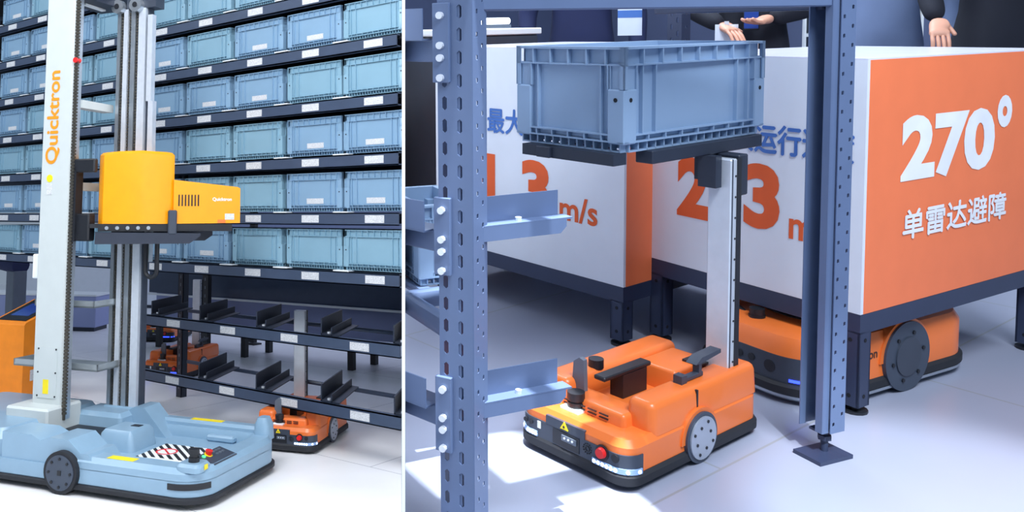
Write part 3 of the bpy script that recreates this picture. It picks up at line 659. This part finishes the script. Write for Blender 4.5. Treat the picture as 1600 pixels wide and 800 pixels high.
# ================================================================== RIGHT BAY: boxes on stands
def stand_box(name, label, loc, yaw, Ly, Lx, z0, z1, texts, base=MR):
    c = thing(name, label, 'display box', loc, yaw, base)
    part('white_panel', M['box_white'], c, (0, 0.012, 0, Ly, z0, z1)); part('white_panel', M['box_white'], c, (Lx - 0.012, Lx, 0, Ly, z0, z1))
    part('orange_panel', M['box_orange'], c, (0.012, Lx - 0.012, -0.0005, 0.012, z0, z1)); part('orange_panel', M['box_orange'], c, (0.012, Lx - 0.012, Ly - 0.012, Ly, z0, z1))
    part('lid', M['box_top'], c, (0.0, Lx, 0.0, Ly, z1, z1 + 0.004)); part('floor_panel', M['box_white'], c, (0.012, Lx - 0.012, 0.012, Ly - 0.012, z0, z0 + 0.01))
    for t in texts: text(t[0], t[1], c, t[2], t[3], (0, 0, 1), width=t[4], height=t[5], bold=t[6], fat=0.0022 if len(t[0]) > 4 else 0.0)
    s = 0.052; hf = z0 - 0.001
    k = MB()
    for q in ((0, Lx, 0, s), (0, Lx, Ly - s, Ly), (0, s, s, Ly - s), (Lx - s, Lx, s, Ly - s)): k.box(q[0], q[1], q[2], q[3], hf - 0.055, hf)
    fr_ = k.build('stand_frame', M['slate_dk'], c, 0)
    for x in (0, Lx - s):
        for y in (0, Ly - s):
            k = MB().box(x, x + s, y, y + 0.006, 0.02, hf - 0.05); k.box(x, x + s, y + s - 0.006, y + s, 0.02, hf - 0.05); k.box(x, x + 0.006, y, y + s, 0.02, hf - 0.05); k.box(x + s - 0.006, x + s, y, y + s, 0.02, hf - 0.05)
            lg = k.build('leg', M['slate_dk'], c, 0)
            MB().cyl((x + s / 2, y + s / 2, 0.006), (x + s / 2, y + s / 2, 0.03), 0.010, 10).cyl((x + s / 2, y + s / 2, 0), (x + s / 2, y + s / 2, 0.007), 0.035, 14).build('foot', M['black'], lg)
            k = MB()
            for z in (0.05, hf - 0.075): k.cyl((x - 0.001, y + s / 2, z), (x + 0.002, y + s / 2, z), 0.006, 8); k.cyl((x + s / 2, y - 0.001, z), (x + s / 2, y + 0.002, z), 0.006, 8)
            k.build('bolt_holes', M['hole'], lg, 0)
    return c
wx = -0.0015; ox = -0.002; ny = (0, -1, 0); px_ = (1, 0, 0)
stand_box('display_box', 'white and orange display box reading 270° on its orange side', (2.572, 1.146, 0), -6.6, 0.725, 1.0, 0.2855, 0.985, [
    ('270', M['print_white'], (0.165, ox, 0.633), px_, 0.49, 0.19, 0.045), ('°', M['print_white'], (0.665, ox, 0.755), px_, 0.085, 0.10, 0.03),
    ('单雷达避障', M['print_white'], (0.185, ox, 0.472), px_, 0.55, 0.082, 0.0),
    ('2', M['print_orange'], (wx, 0.616, 0.455), ny, 0.125, 0.20, 0.045), ('.', M['print_orange'], (wx, 0.44, 0.455), ny, 0.04, 0.04, 0.0), ('3', M['print_orange'], (wx, 0.366, 0.465), ny, 0.12, 0.20, 0.045), ('m/s', M['print_orange'], (wx, 0.215, 0.455), ny, 0.15, 0.09, 0.02),
    ('最大运行速度', M['print_blue'], (wx, 0.485, 0.700), ny, 0.455, 0.086, 0.0)])
stand_box('display_box', 'white display box with orange end, farther left, lettered m/s', (2.502, 1.862, 0), 0, 0.93, 0.8, 0.207, 1.005, [
    ('1', M['print_orange'], (wx, 0.66, 0.395), ny, 0.07, 0.20, 0.045), ('.', M['print_orange'], (wx, 0.545, 0.395), ny, 0.04, 0.04, 0.0), ('3', M['print_orange'], (wx, 0.455, 0.395), ny, 0.135, 0.20, 0.045), ('m/s', M['print_orange'], (wx, 0.272, 0.395), ny, 0.165, 0.09, 0.02),
    ('最大运行速度', M['print_blue'], (wx, 0.628, 0.680), ny, 0.56, 0.095, 0.0)])

# low robot parked under the 270 box
B = thing('transport_robot', 'flat orange transport robot with charcoal nose parked under the display box', 'robot', (2.475, 1.215, 0), -9, MR)
L, W = 0.77, 0.44
MB().rprism(-.012, L + .012, -.006, W + .006, [(0.012, 0.01), (0.02, 0), (0.028, 0)], 0.15, 10).build('chrome_skirt', M['alu'], B)
MB().rprism(-.016, L + .016, -.008, W + .008, [(0.026, 0.006), (0.032, 0), (0.052, 0), (0.060, 0.008)], 0.15, 10).build('bumper', M['rubber'], B)
MB().rprism(0, L, 0, W, [(0.05, 0), (0.162, 0), (0.188, 0.016), (0.198, 0.06)], 0.14, 10).build('body', M['orange'], B)
out = rrect(-.003, L, -.003, W + .003, 0.143, 12); fr = [p for p in out if p[0] < 0.075]
k = MB().prism([(0.09, W + .002)] + fr + [(0.09, -.002)], 0.055, 0.135); nose = k.build('nose_panel', M['grey_dark'], B)
k = MB(); strip(k, [p for p in fr if 0.03 < p[1] < 0.10], 0.066, 0.074, 0.002); k.build('light_strip', M['led_blue'], nose, 0)
for y in (0.24, 0.20): MB().cyl((-0.006, y, 0.105), (-0.002, y, 0.105), 0.011, 14).build('button', M['black'], nose)
MB().cyl((-0.004, 0.14, 0.098), (-0.002, 0.14, 0.098), 0.018, 16).build('speaker', M['black'], nose)
MB().prism([(0.265, 0.138), (0.292, 0.138), (0.279, 0.162)], -0.003, 0.002, 'x').build('warning_triangle', M['sticker_y'], B, 0)
MB().cyl((0.12, W - 0.02, 0.11), (0.12, W + 0.008, 0.11), 0.009, 14).build('emergency_stop', M['red'], B)
k = MB().cyl((0.08, 0.25, 0.18), (0.08, 0.25, 0.205), 0.024, 18).cyl((0.08, 0.25, 0.205), (0.08, 0.25, 0.225), 0.022, 18); k.build('scanner', M['black'], B)
k = MB().cyl((0.36, 0.22, 0.194), (0.36, 0.22, 0.202), 0.20, 40).cyl((0.36, 0.22, 0.198), (0.36, 0.22, 0.216), 0.17, 40).cyl((0.36, 0.22, 0.216), (0.36, 0.22, 0.222), 0.18, 40); k.build('lift_turntable', M['black'], B)
k = MB().tube([(0.10, 0.30, 0.19), (0.10, 0.36, 0.215), (0.14, 0.40, 0.222), (0.22, 0.40, 0.215)], 0.006, 8); k.build('cable', M['black'], B)
MB().cyl((0.43, 0.03, 0.195), (0.43, 0.06, 0.21), 0.020, 14).build('roller', M['black'], B)
part('deck_panel', M['box_top'], B, (0.50, 0.73, 0.07, 0.37, 0.196, 0.202), b=0.002)
for y0, s_ in ((-0.012, -1), (W + 0.012, 1)):
    wh = MB().cyl((0.395, y0, 0.1045), (0.395, y0 - s_ * 0.04, 0.1045), 0.104, 40).build('wheel', M['wheel_dark'], B)
    MB().cyl((0.395, y0, 0.1045), (0.395, y0 + s_ * 0.004, 0.1045), 0.058, 30).build('hub', M['grey_dark'], wh)
    k = MB()
    for i in range(6): k.cyl((0.395 + 0.072 * math.cos(R(60 * i + 12)), y0, 0.1045 + 0.072 * math.sin(R(60 * i + 12))), (0.395 + 0.072 * math.cos(R(60 * i + 12)), y0 + s_ * 0.004, 0.1045 + 0.072 * math.sin(R(60 * i + 12))), 0.006, 8)
    k.build('wheel_bolts', M['black'], wh)
k = MB(); n = 24; rr = 0.118
k.prism([(0.395 + rr * math.cos(math.pi * i / n), 0.098 + rr * math.sin(math.pi * i / n)) for i in range(n + 1)], -0.005, 0.02, 'y'); k.build('wheel_arch', M['orange'], B)
text('Quicktron', M['print_dark'], B, (0.108, -0.0015, 0.115), (1, 0, 0), (0, 0, 1), width=0.16, bold=0.01)
MB().box(L - 0.002, L + 0.004, 0.07, 0.12, 0.11, 0.15).build('tail_light', M['red'], B, 0)

# lifting robot with raised tote
A = amr_at('orange lifting robot with charcoal front holding up a grey tote', (1.713, 1.255, 0), 0.3, 1.0, MR, col_h=0.62)
k = MB().box(0.425, 0.452, 0.055, 0.105, 0.665, 0.748); k.box(0.492, 0.535, 0.03, 0.105, 0.640, 0.748, b=0.003); k.box(0.44, 0.53, 0.095, 0.125, 0.68, 0.748)
cg = k.build('lift_carriage', M['steel_dark'], A, 0)
k = MB().box(0.20, 0.70, 0.085, 0.135, 0.748, 0.781, b=0.002); k.box(0.07, 0.70, 0.30, 0.345, 0.752, 0.781, b=0.002); k.box(0.08, 0.13, 0.11, 0.40, 0.752, 0.781); k.box(0.42, 0.48, 0.10, 0.34, 0.748, 0.779)
k.build('fork', M['steel_dark'], A, 0)
T = thing('plastic_tote', 'large blue-grey tote raised on the lifting robot forks', 'tote', (1.8137, 1.3517, 0.7818), 0, MR)
tote_parts(0.62, 0.346, 0.258, T, M['tote_r'], 8, 6, False, 1.0)

# ------------------------------------------------------------------ right bay rack
def holed(k, P, xd, zd, cols, z0, z1, W_, pitch, hw, hh, stag):
    """sheet W_ wide from z0 to z1 with real punched slots in the given columns"""
    P = Vector(P); xd = Vector(xd); zd = Vector(zd); edges = [0.0]
    for c in cols: edges += [c - hw * 2.2, c + hw * 2.2]
    edges.append(W_)
    def pt(x, z): return tuple(P + xd * x + zd * z)
    for i in range(0, len(edges) - 1):
        x0, x1 = edges[i], edges[i + 1]
        if i % 2 == 0:
            if x1 - x0 > 1e-5: k.add([pt(x0, z0), pt(x1, z0), pt(x1, z1), pt(x0, z1)], [(0, 1, 2, 3)])
            continue
        c = (x0 + x1) / 2; z = z0 + (stag[i // 2] * pitch); 
        if z > z0: k.add([pt(x0, z0), pt(x1, z0), pt(x1, z), pt(x0, z)], [(0, 1, 2, 3)])
        while z + pitch <= z1 + 1e-6:
            zc = z + pitch / 2; o_ = [(x0, z), (c, z), (x1, z), (x1, zc), (x1, z + pitch), (c, z + pitch), (x0, z + pitch), (x0, zc)]
            q = 0.5
            i_ = [(c - hw * q, zc - hh), (c, zc - hh), (c + hw * q, zc - hh), (c + hw, zc), (c + hw * q, zc + hh), (c, zc + hh), (c - hw * q, zc + hh), (c - hw, zc)]
            i_ = [(c - hw, zc - hh * 0.7), (c, zc - hh), (c + hw, zc - hh * 0.7), (c + hw, zc), (c + hw, zc + hh * 0.7), (c, zc + hh), (c - hw, zc + hh * 0.7), (c - hw, zc)]
            k.add([pt(*a) for a in o_ + i_], [(j, (j + 1) % 8, 8 + (j + 1) % 8, 8 + j) for j in range(8)]); z += pitch
        if z < z1: k.add([pt(x0, z), pt(x1, z), pt(x1, z1), pt(x0, z1)], [(0, 1, 2, 3)])
RK = thing('steel_rack', 'slate blue perforated steel rack framing the lifting robot', 'rack', (1.27, 1.33, 0), -13.9, MR)
LBX = 1.035
def post(x, y, z0, z1, m, flip=1, pitch=0.046, wx_=0.055, wy=0.07):
    """open channel upright: slotted face towards -x, flange with round holes towards -y"""
    k = MB(); zd = (0, 0, 1)
    holed(k, (x, y + wy, 0), (0, -1, 0), zd, [wy * 0.2, wy * 0.64], z0, z1, wy, pitch, 0.0052, 0.0145, [0, 0.0])
    holed(k, (x, y, 0), (1, 0, 0), zd, [wx_ * 0.3, wx_ * 0.68], z0, z1, wx_, pitch, 0.0042, 0.0055, [0, 0.5])
    p = k.build('upright', m, RK, 0)
    md = p.modifiers.new('t', 'SOLIDIFY'); md.thickness = 0.0025; md.offset = 0
    k = MB().box(x + 0.001, x + 0.012, y + wy * 0.36, y + wy * 0.46, z0, z1); k.box(x, x + wx_, y + wy - 0.002, y + wy, z0, z1); k.build('channel_web', m, p, 0)
    return p
P1 = post(-0.03, -0.03, 0.0, 2.2, M['slate'], wx_=0.07, wy=0.075); P1.rotation_euler = (0, 0, R(36))
k = MB()   # channel open towards the left: web on its far side, punched flange to the front
holed(k, (LBX + 0.03, -0.02, 0), (0, 1, 0), (0, 0, 1), [0.025, 0.05], 0.068, 2.2, 0.075, 0.046, 0.004, 0.009, [0, 0.5])
holed(k, (LBX - 0.018, -0.02, 0), (1, 0, 0), (0, 0, 1), [0.010, 0.038], 0.068, 2.2, 0.048, 0.046, 0.0038, 0.0055, [0, 0.5])
P2 = k.build('upright', M['slate'], RK, 0); md = P2.modifiers.new('t', 'SOLIDIFY'); md.thickness = 0.0025; md.offset = 0
k = MB().box(LBX - 0.036, LBX - 0.016, -0.014, -0.010, 0.068, 2.2); k.box(LBX - 0.038, LBX - 0.035, -0.014, 0.006, 0.068, 2.2); k.box(LBX - 0.02, LBX + 0.03, 0.053, 0.056, 0.068, 2.2); k.box(LBX - 0.038, LBX - 0.018, 0.05, 0.053, 0.068, 2.2); k.build('channel_lip', M['slate'], P2, 0)
for x in (0.0, LBX):
    k = MB().cyl((x, 0.01, 0.008), (x, 0.01, 0.085), 0.009, 12).cyl((x, 0.01, 0.040), (x, 0.01, 0.052), 0.017, 6).box(x - 0.03, x + 0.03, -0.01, 0.03, 0.064, 0.070).box(x - 0.065, x + 0.045, -0.035, 0.045, 0, 0.010)
    k.build('levelling_foot', M['slate_dk'], RK)
part('top_beam', M['slate'], RK, (0.03, LBX - 0.02, -0.01, 0.03, 1.128, 1.20), b=0.003)
part('top_beam', M['slate_dk'], RK, (LBX - 0.02, LBX + 0.02, 0.03, 0.62, 1.12, 1.18), b=0.003)
# end-frame bracket plates, beams and tote rails on the near post
for zc in (0.665, 0.29, 1.06):
    k = MB().box(-0.040, -0.0305, 0.016, 0.052, zc - 0.075, zc + 0.085, b=0.001); bp = k.build('bracket_plate', M['slate'], RK); bp.rotation_euler = (0, 0, R(36))
    for z in (0.06, 0.0, -0.025, -0.065): MB().cyl((-0.049, 0.033, zc + z), (-0.040, 0.033, zc + z), 0.0075, 10).build('bolt', M['zinc'], bp)
    fb_ = part('front_beam', M['slate'], RK, (-0.03, 0.02, 0.03, 0.60, zc - 0.035, zc + 0.01), b=0.003); fb_.rotation_euler = (0, 0, R(22))
    if zc < 1:
        k = MB().box(0.02, 0.24, 0.02, 0.023, zc + 0.02, zc + 0.075); k.box(0.02, 0.255, -0.012, 0.022, zc + 0.017, zc + 0.021); k.prism([(0.02, zc - 0.012), (0.225, zc - 0.012), (0.24, zc + 0.002), (0.24, zc + 0.018), (0.02, zc + 0.018)], -0.012, -0.009, 'y')
        rl = k.build('tote_rail', M['slate'], RK, 0)
        MB().cyl((0.13, 0.004, zc + 0.021), (0.13, 0.004, zc + 0.029), 0.007, 10).build('bolt', M['zinc'], rl)
    k = MB().box(-0.06, -0.057, 0.06, 0.60, zc + 0.012, zc + 0.075); k.box(-0.06, -0.03, 0.06, 0.60, zc + 0.010, zc + 0.013); k.build('side_rail', M['slate'], RK, 0).rotation_euler = (0, 0, R(22))
part('tote_arm', M['slate'], RK, (0.0, 0.03, 0.05, 0.33, 0.42, 0.4585), (0.0, 0.20, 0.30, 0.33, 0.42, 0.4585), (0.06, 0.09, 0.33, 0.62, 0.44, 0.4585), (0.16, 0.20, 0.33, 0.62, 0.44, 0.4585))
LT = thing('plastic_tote', 'small grey tote on the shelf left of the perforated post', 'tote', (1.415, 1.645, 0.46), -20, MR)
tote_parts(0.15, 0.26, 0.20, LT, M['tote_r'], 4, 5, False, 0.8)
BU = thing('rack_upright', 'dark rack upright far behind the raised tote', 'upright', (3.55, 2.42, 0), 0, MR)
k = MB()
holed(k, (0, 0, 0), (0, -1, 0), (0, 0, 1), [0.02, 0.05], 0.02, 2.2, 0.07, 0.06, 0.005, 0.013, [0, 0.5]); holed(k, (0, -0.07, 0), (1, 0, 0), (0, 0, 1), [0.03], 0.02, 2.2, 0.06, 0.06, 0.005, 0.007, [0])
cu_ = k.build('column', M['slate_dk'], BU, 0); md = cu_.modifiers.new('t', 'SOLIDIFY'); md.thickness = 0.004; md.offset = 0
MB().box(-0.03, 0.09, -0.10, 0.03, 0, 0.02).build('foot_plate', M['slate_dk'], BU, 0)

# ================================================================== VISITORS
def person(label, loc, yaw, top, legs, pose, base=MR, h=1.72):
    """continuous skinned body; pose gives both elbow and hand points in body space (x right, y forward)"""
    P = thing('person', label, 'person', loc, yaw, base); s = h / 1.72
    def skin(name, pts, edges, m, parent, root=0):
        me = bpy.data.meshes.new(name); me.from_pydata([tuple(c * s for c in p[0]) for p in pts], edges, [])
        o = mesh_obj(name, me, parent); md = o.modifiers.new('skin', 'SKIN'); md.use_smooth_shade = True
        for i, p in enumerate(pts):
            r_ = p[1] if isinstance(p[1], tuple) else (p[1], p[1]); v = me.skin_vertices[0].data[i]; v.radius = (r_[0] * s, r_[1] * s); v.use_root = (i == root)
        ss = o.modifiers.new('sub', 'SUBSURF'); ss.levels = 2; ss.render_levels = 2; me.materials.append(m)
        for p_ in me.polygons: p_.use_smooth = True
        return o
    el, hl, er, hr = pose
    body = [((0, 0, 0.92), (0.17, 0.12)), ((0, 0.0, 1.10), (0.155, 0.11)), ((0, 0, 1.30), (0.18, 0.12)), ((0, 0, 1.42), (0.14, 0.10)), ((0, 0.01, 1.50), 0.06),
            ((-0.19, 0, 1.40), 0.075), (el, 0.055), (hl, 0.042), ((0.19, 0, 1.40), 0.075), (er, 0.055), (hr, 0.042),
            ((-0.10, 0, 0.86), 0.10), ((-0.11, 0.02, 0.50), 0.075), ((-0.11, 0, 0.09), 0.05), ((0.10, 0, 0.86), 0.10), ((0.11, 0.02, 0.50), 0.075), ((0.11, 0, 0.09), 0.05),
            ((-0.11, 0.14, 0.045), 0.04), ((0.11, 0.14, 0.045), 0.04)]
    skin('body', body, [(0, 1), (1, 2), (2, 3), (3, 4), (3, 5), (5, 6), (6, 7), (3, 8), (8, 9), (9, 10), (0, 11), (11, 12), (12, 13), (0, 14), (14, 15), (15, 16), (13, 17), (16, 18)], top, P)
    hd = [((0, 0.01, 1.50), 0.055), ((0, 0.02, 1.58), (0.07, 0.085)), ((0, 0.02, 1.66), (0.075, 0.095)), ((0, 0.01, 1.70), (0.05, 0.06)), ((0, 0.115, 1.60), 0.012), ((-0.075, 0.0, 1.60), 0.015), ((0.075, 0.0, 1.60), 0.015)]
    skin('head', hd, [(0, 1), (1, 2), (2, 3), (1, 4), (1, 5), (1, 6)], M['skin'], P)
    skin('hair', [((0, -0.02, 1.68), (0.085, 0.10)), ((0, -0.045, 1.62), (0.08, 0.075)), ((0, -0.04, 1.55), (0.06, 0.05))], [(0, 1), (1, 2)], M['hair'], P)
    for e_, h_, sg in ((el, hl, -1), (er, hr, 1)):
        d = (Vector(h_) - Vector(e_)).normalized(); a = Vector(h_) - d * 0.01; side = d.cross(Vector((0, 0, 1))).normalized() * sg; upv = side.cross(d).normalized()
        pts = [(tuple(a), 0.028), (tuple(a + d * 0.05), (0.038, 0.02)), (tuple(a + d * 0.09), (0.040, 0.018))]; ed = [(0, 1), (1, 2)]
        for f_ in range(4):
            o_ = side * (-0.028 + 0.019 * f_); ln = (0.062, 0.075, 0.07, 0.055)[f_]; n0 = len(pts)
            pts += [(tuple(a + d * 0.095 + o_), 0.009), (tuple(a + d * (0.095 + ln * 0.5) + o_ - upv * 0.008), 0.009), (tuple(a + d * (0.095 + ln) + o_ - upv * 0.03), 0.008)]
            ed += [(2, n0), (n0, n0 + 1), (n0 + 1, n0 + 2)]
        n0 = len(pts); pts += [(tuple(a + d * 0.05 - side * 0.04), 0.011), (tuple(a + d * 0.09 - side * 0.06 - upv * 0.01), 0.009)]; ed += [(1, n0), (n0, n0 + 1)]
        skin('hand', pts, ed, M['skin'], P)
    return P
# facing the viewer: body y axis towards the camera
pa = person('visitor in black holding a phone and card at waist height', (4.28, 2.45, 0), 120, M['cloth_black'], None,
            ((-0.29, 0.05, 1.16), (-0.08, 0.26, 1.10), (0.29, 0.05, 1.16), (0.13, 0.25, 1.07)))
pb = person('visitor in a grey coat behind the 270 box', (5.10, 2.20, 0), 115, M['cloth_grey'], None,
            ((-0.28, -0.04, 1.15), (-0.28, 0.08, 0.92), (0.28, -0.04, 1.15), (0.28, 0.08, 0.92)), h=1.76)
pc = person('visitor in a black jacket leaning over the 270 box', (4.78, 1.60, 0), 150, M['cloth_black'], None,
            ((-0.29, 0.05, 1.16), (-0.24, 0.22, 1.02), (0.31, -0.02, 1.20), (0.36, 0.10, 1.06)), h=1.75)

person('visitor in navy behind the white box and the raised tote', (3.80, 3.10, 0), 130, M['cloth_navy'], None,
       ((-0.28, -0.03, 1.15), (-0.27, 0.1, 0.92), (0.28, -0.03, 1.15), (0.27, 0.1, 0.92)))
ph = thing('smartphone', 'dark phone held by the visitor in black', 'phone', (4.12, 2.36, 1.045), -60, MR); part('case', M['black'], ph, (-0.035, 0.035, -0.004, 0.004, 0, 0.14), b=0.003); part('display', M['screen'], ph, (-0.031, 0.031, -0.0046, -0.0038, 0.008, 0.132))
bd = thing('badge', 'white visitor badge hanging in front of the black coat', 'badge', (3.98, 2.40, 0.985), -60, MR); part('card', M['paper'], bd, (-0.05, 0.05, -0.002, 0.002, 0, 0.09)); part('clip', M['zinc'], bd, (-0.01, 0.01, -0.004, 0.004, 0.088, 0.105))
bd = thing('badge', 'pale badge with a blue band beside the dark rear upright', 'badge', (3.66, 2.70, 1.03), -55, MR); part('card', M['paper'], bd, (-0.055, 0.055, -0.002, 0.002, 0, 0.13)); part('band', M['led_blue'] if False else M['print_blue'], bd, (-0.055, 0.055, -0.003, -0.0018, 0.085, 0.12)); part('clip', M['zinc'], bd, (-0.01, 0.01, -0.004, 0.004, 0.128, 0.145))
c = counter('display_counter', 'charcoal counter with white top behind the m/s box', (2.72, 2.98, 0), 0, 0.62, 0.36, 1.075, M['grey_dark'], M['white'], None, MR)
lt_ = thing('lamp', 'glowing white tube lamp on the charcoal counter', 'lamp', (2.88, 2.99, 1.078), 0, MR); MB().cyl((0, 0.04, 0.032), (0.30, 0.04, 0.032), 0.016, 12).build('tube', M['lamp_tube'], lt_); part('base', M['grey'], lt_, (0.0, 0.30, 0.02, 0.06, 0, 0.016))
bs_ = thing('brochure_shelf', 'white shelf with colourful leaflets beside the grey coat', 'shelf', (5.80, 2.62, 0), -60, MR)
part('shelf_board', M['white'], bs_, (-0.3, 0.3, 0, 0.25, 0.98, 1.0)); part('shelf_board', M['white'], bs_, (-0.3, 0.3, 0, 0.25, 1.2, 1.22)); part('back', M['grey'], bs_, (-0.3, 0.3, 0.25, 0.26, 0, 1.5)); part('side', M['white'], bs_, (-0.31, -0.3, 0, 0.26, 0, 1.5)); part('side', M['white'], bs_, (0.3, 0.31, 0, 0.26, 0, 1.5))
for i_, (c_, nm) in enumerate((((60, 200, 130), 'green'), ((220, 60, 150), 'magenta'), ((70, 120, 230), 'blue'), ((240, 200, 60), 'yellow'))):
    lf = thing('leaflet', '%s leaflet standing on the white brochure shelf' % nm, 'leaflet', (5.80, 2.62, 1.0), -60, MR, 'leaflets on the shelf')
    x = -0.24 + i_ * 0.125; part('cover', mat('leaflet_' + nm, c_, 0.5), lf, (x, x + 0.10, 0.10, 0.104, 0.0, 0.15)); part('pages', M['paper'], lf, (x + 0.002, x + 0.098, 0.104, 0.108, 0.002, 0.148))
# unseen upper rack shelf, its slats added to pattern the light on the floor
for q in range(4): part('shadow_slat', M['slate'], RK, (-0.25 + q * 0.19, -0.215 + q * 0.19, -0.35, 0.45, 1.60, 1.62))
for q in range(4): part('shadow_slat', M['slate'], RK, (-0.3, 0.5, -0.30 + q * 0.21, -0.26 + q * 0.21, 1.625, 1.645))

# ================================================================== cut everything that meets the partition flush with it
bpy.context.view_layer.update()
def clip(objs, side):
    n_w = sd * side; co = CAM + sd * (-side * 0.0035)       # keep the part where (p - co) . n_w < 0
    for o in list(objs):
        if o.type != 'MESH' or o.name.startswith('wall_middle'): continue
        mw = o.matrix_world
        dd = [(mw @ v.co - co).dot(n_w) for v in o.data.vertices]
        if not dd or max(dd) <= 0: continue
        if o.data.users > 1: o.data = o.data.copy()
        iv = mw.inverted(); lc = iv @ co; ln = (mw.to_3x3().transposed() @ n_w)
        bm = bmesh.new(); bm.from_mesh(o.data)
        g = bmesh.ops.bisect_plane(bm, geom=bm.verts[:] + bm.edges[:] + bm.faces[:], plane_co=lc, plane_no=ln, clear_outer=True)
        ed = [e for e in g['geom_cut'] if isinstance(e, bmesh.types.BMEdge)]
        if ed: bmesh.ops.holes_fill(bm, edges=ed)
        bm.to_mesh(o.data); bm.free()
        if len(o.data.polygons) == 0 and not o.children: bpy.data.objects.remove(o)
roots = [o for o in sc.objects if o.parent is None]
for o in roots:
    fam = [o] + list(o.children_recursive)
    if o.name.startswith('wall_middle'): continue
    clip(fam, -1 if o in RIGHT else 1)
STUFF = ('drive_chain', 'side_ribs', 'wheel_bolts', 'vent_slots', 'plate_screws', 'speaker_holes', 'screw_row', 'contact_pins', 'bolt_holes', 'slot_row', 'key_pad', 'rollers', 'bolt_hole', 'rim', 'base_grid')
for o in sc.objects:
    if o.name.split('.')[0] in STUFF and o.parent: o['kind'] = 'stuff'
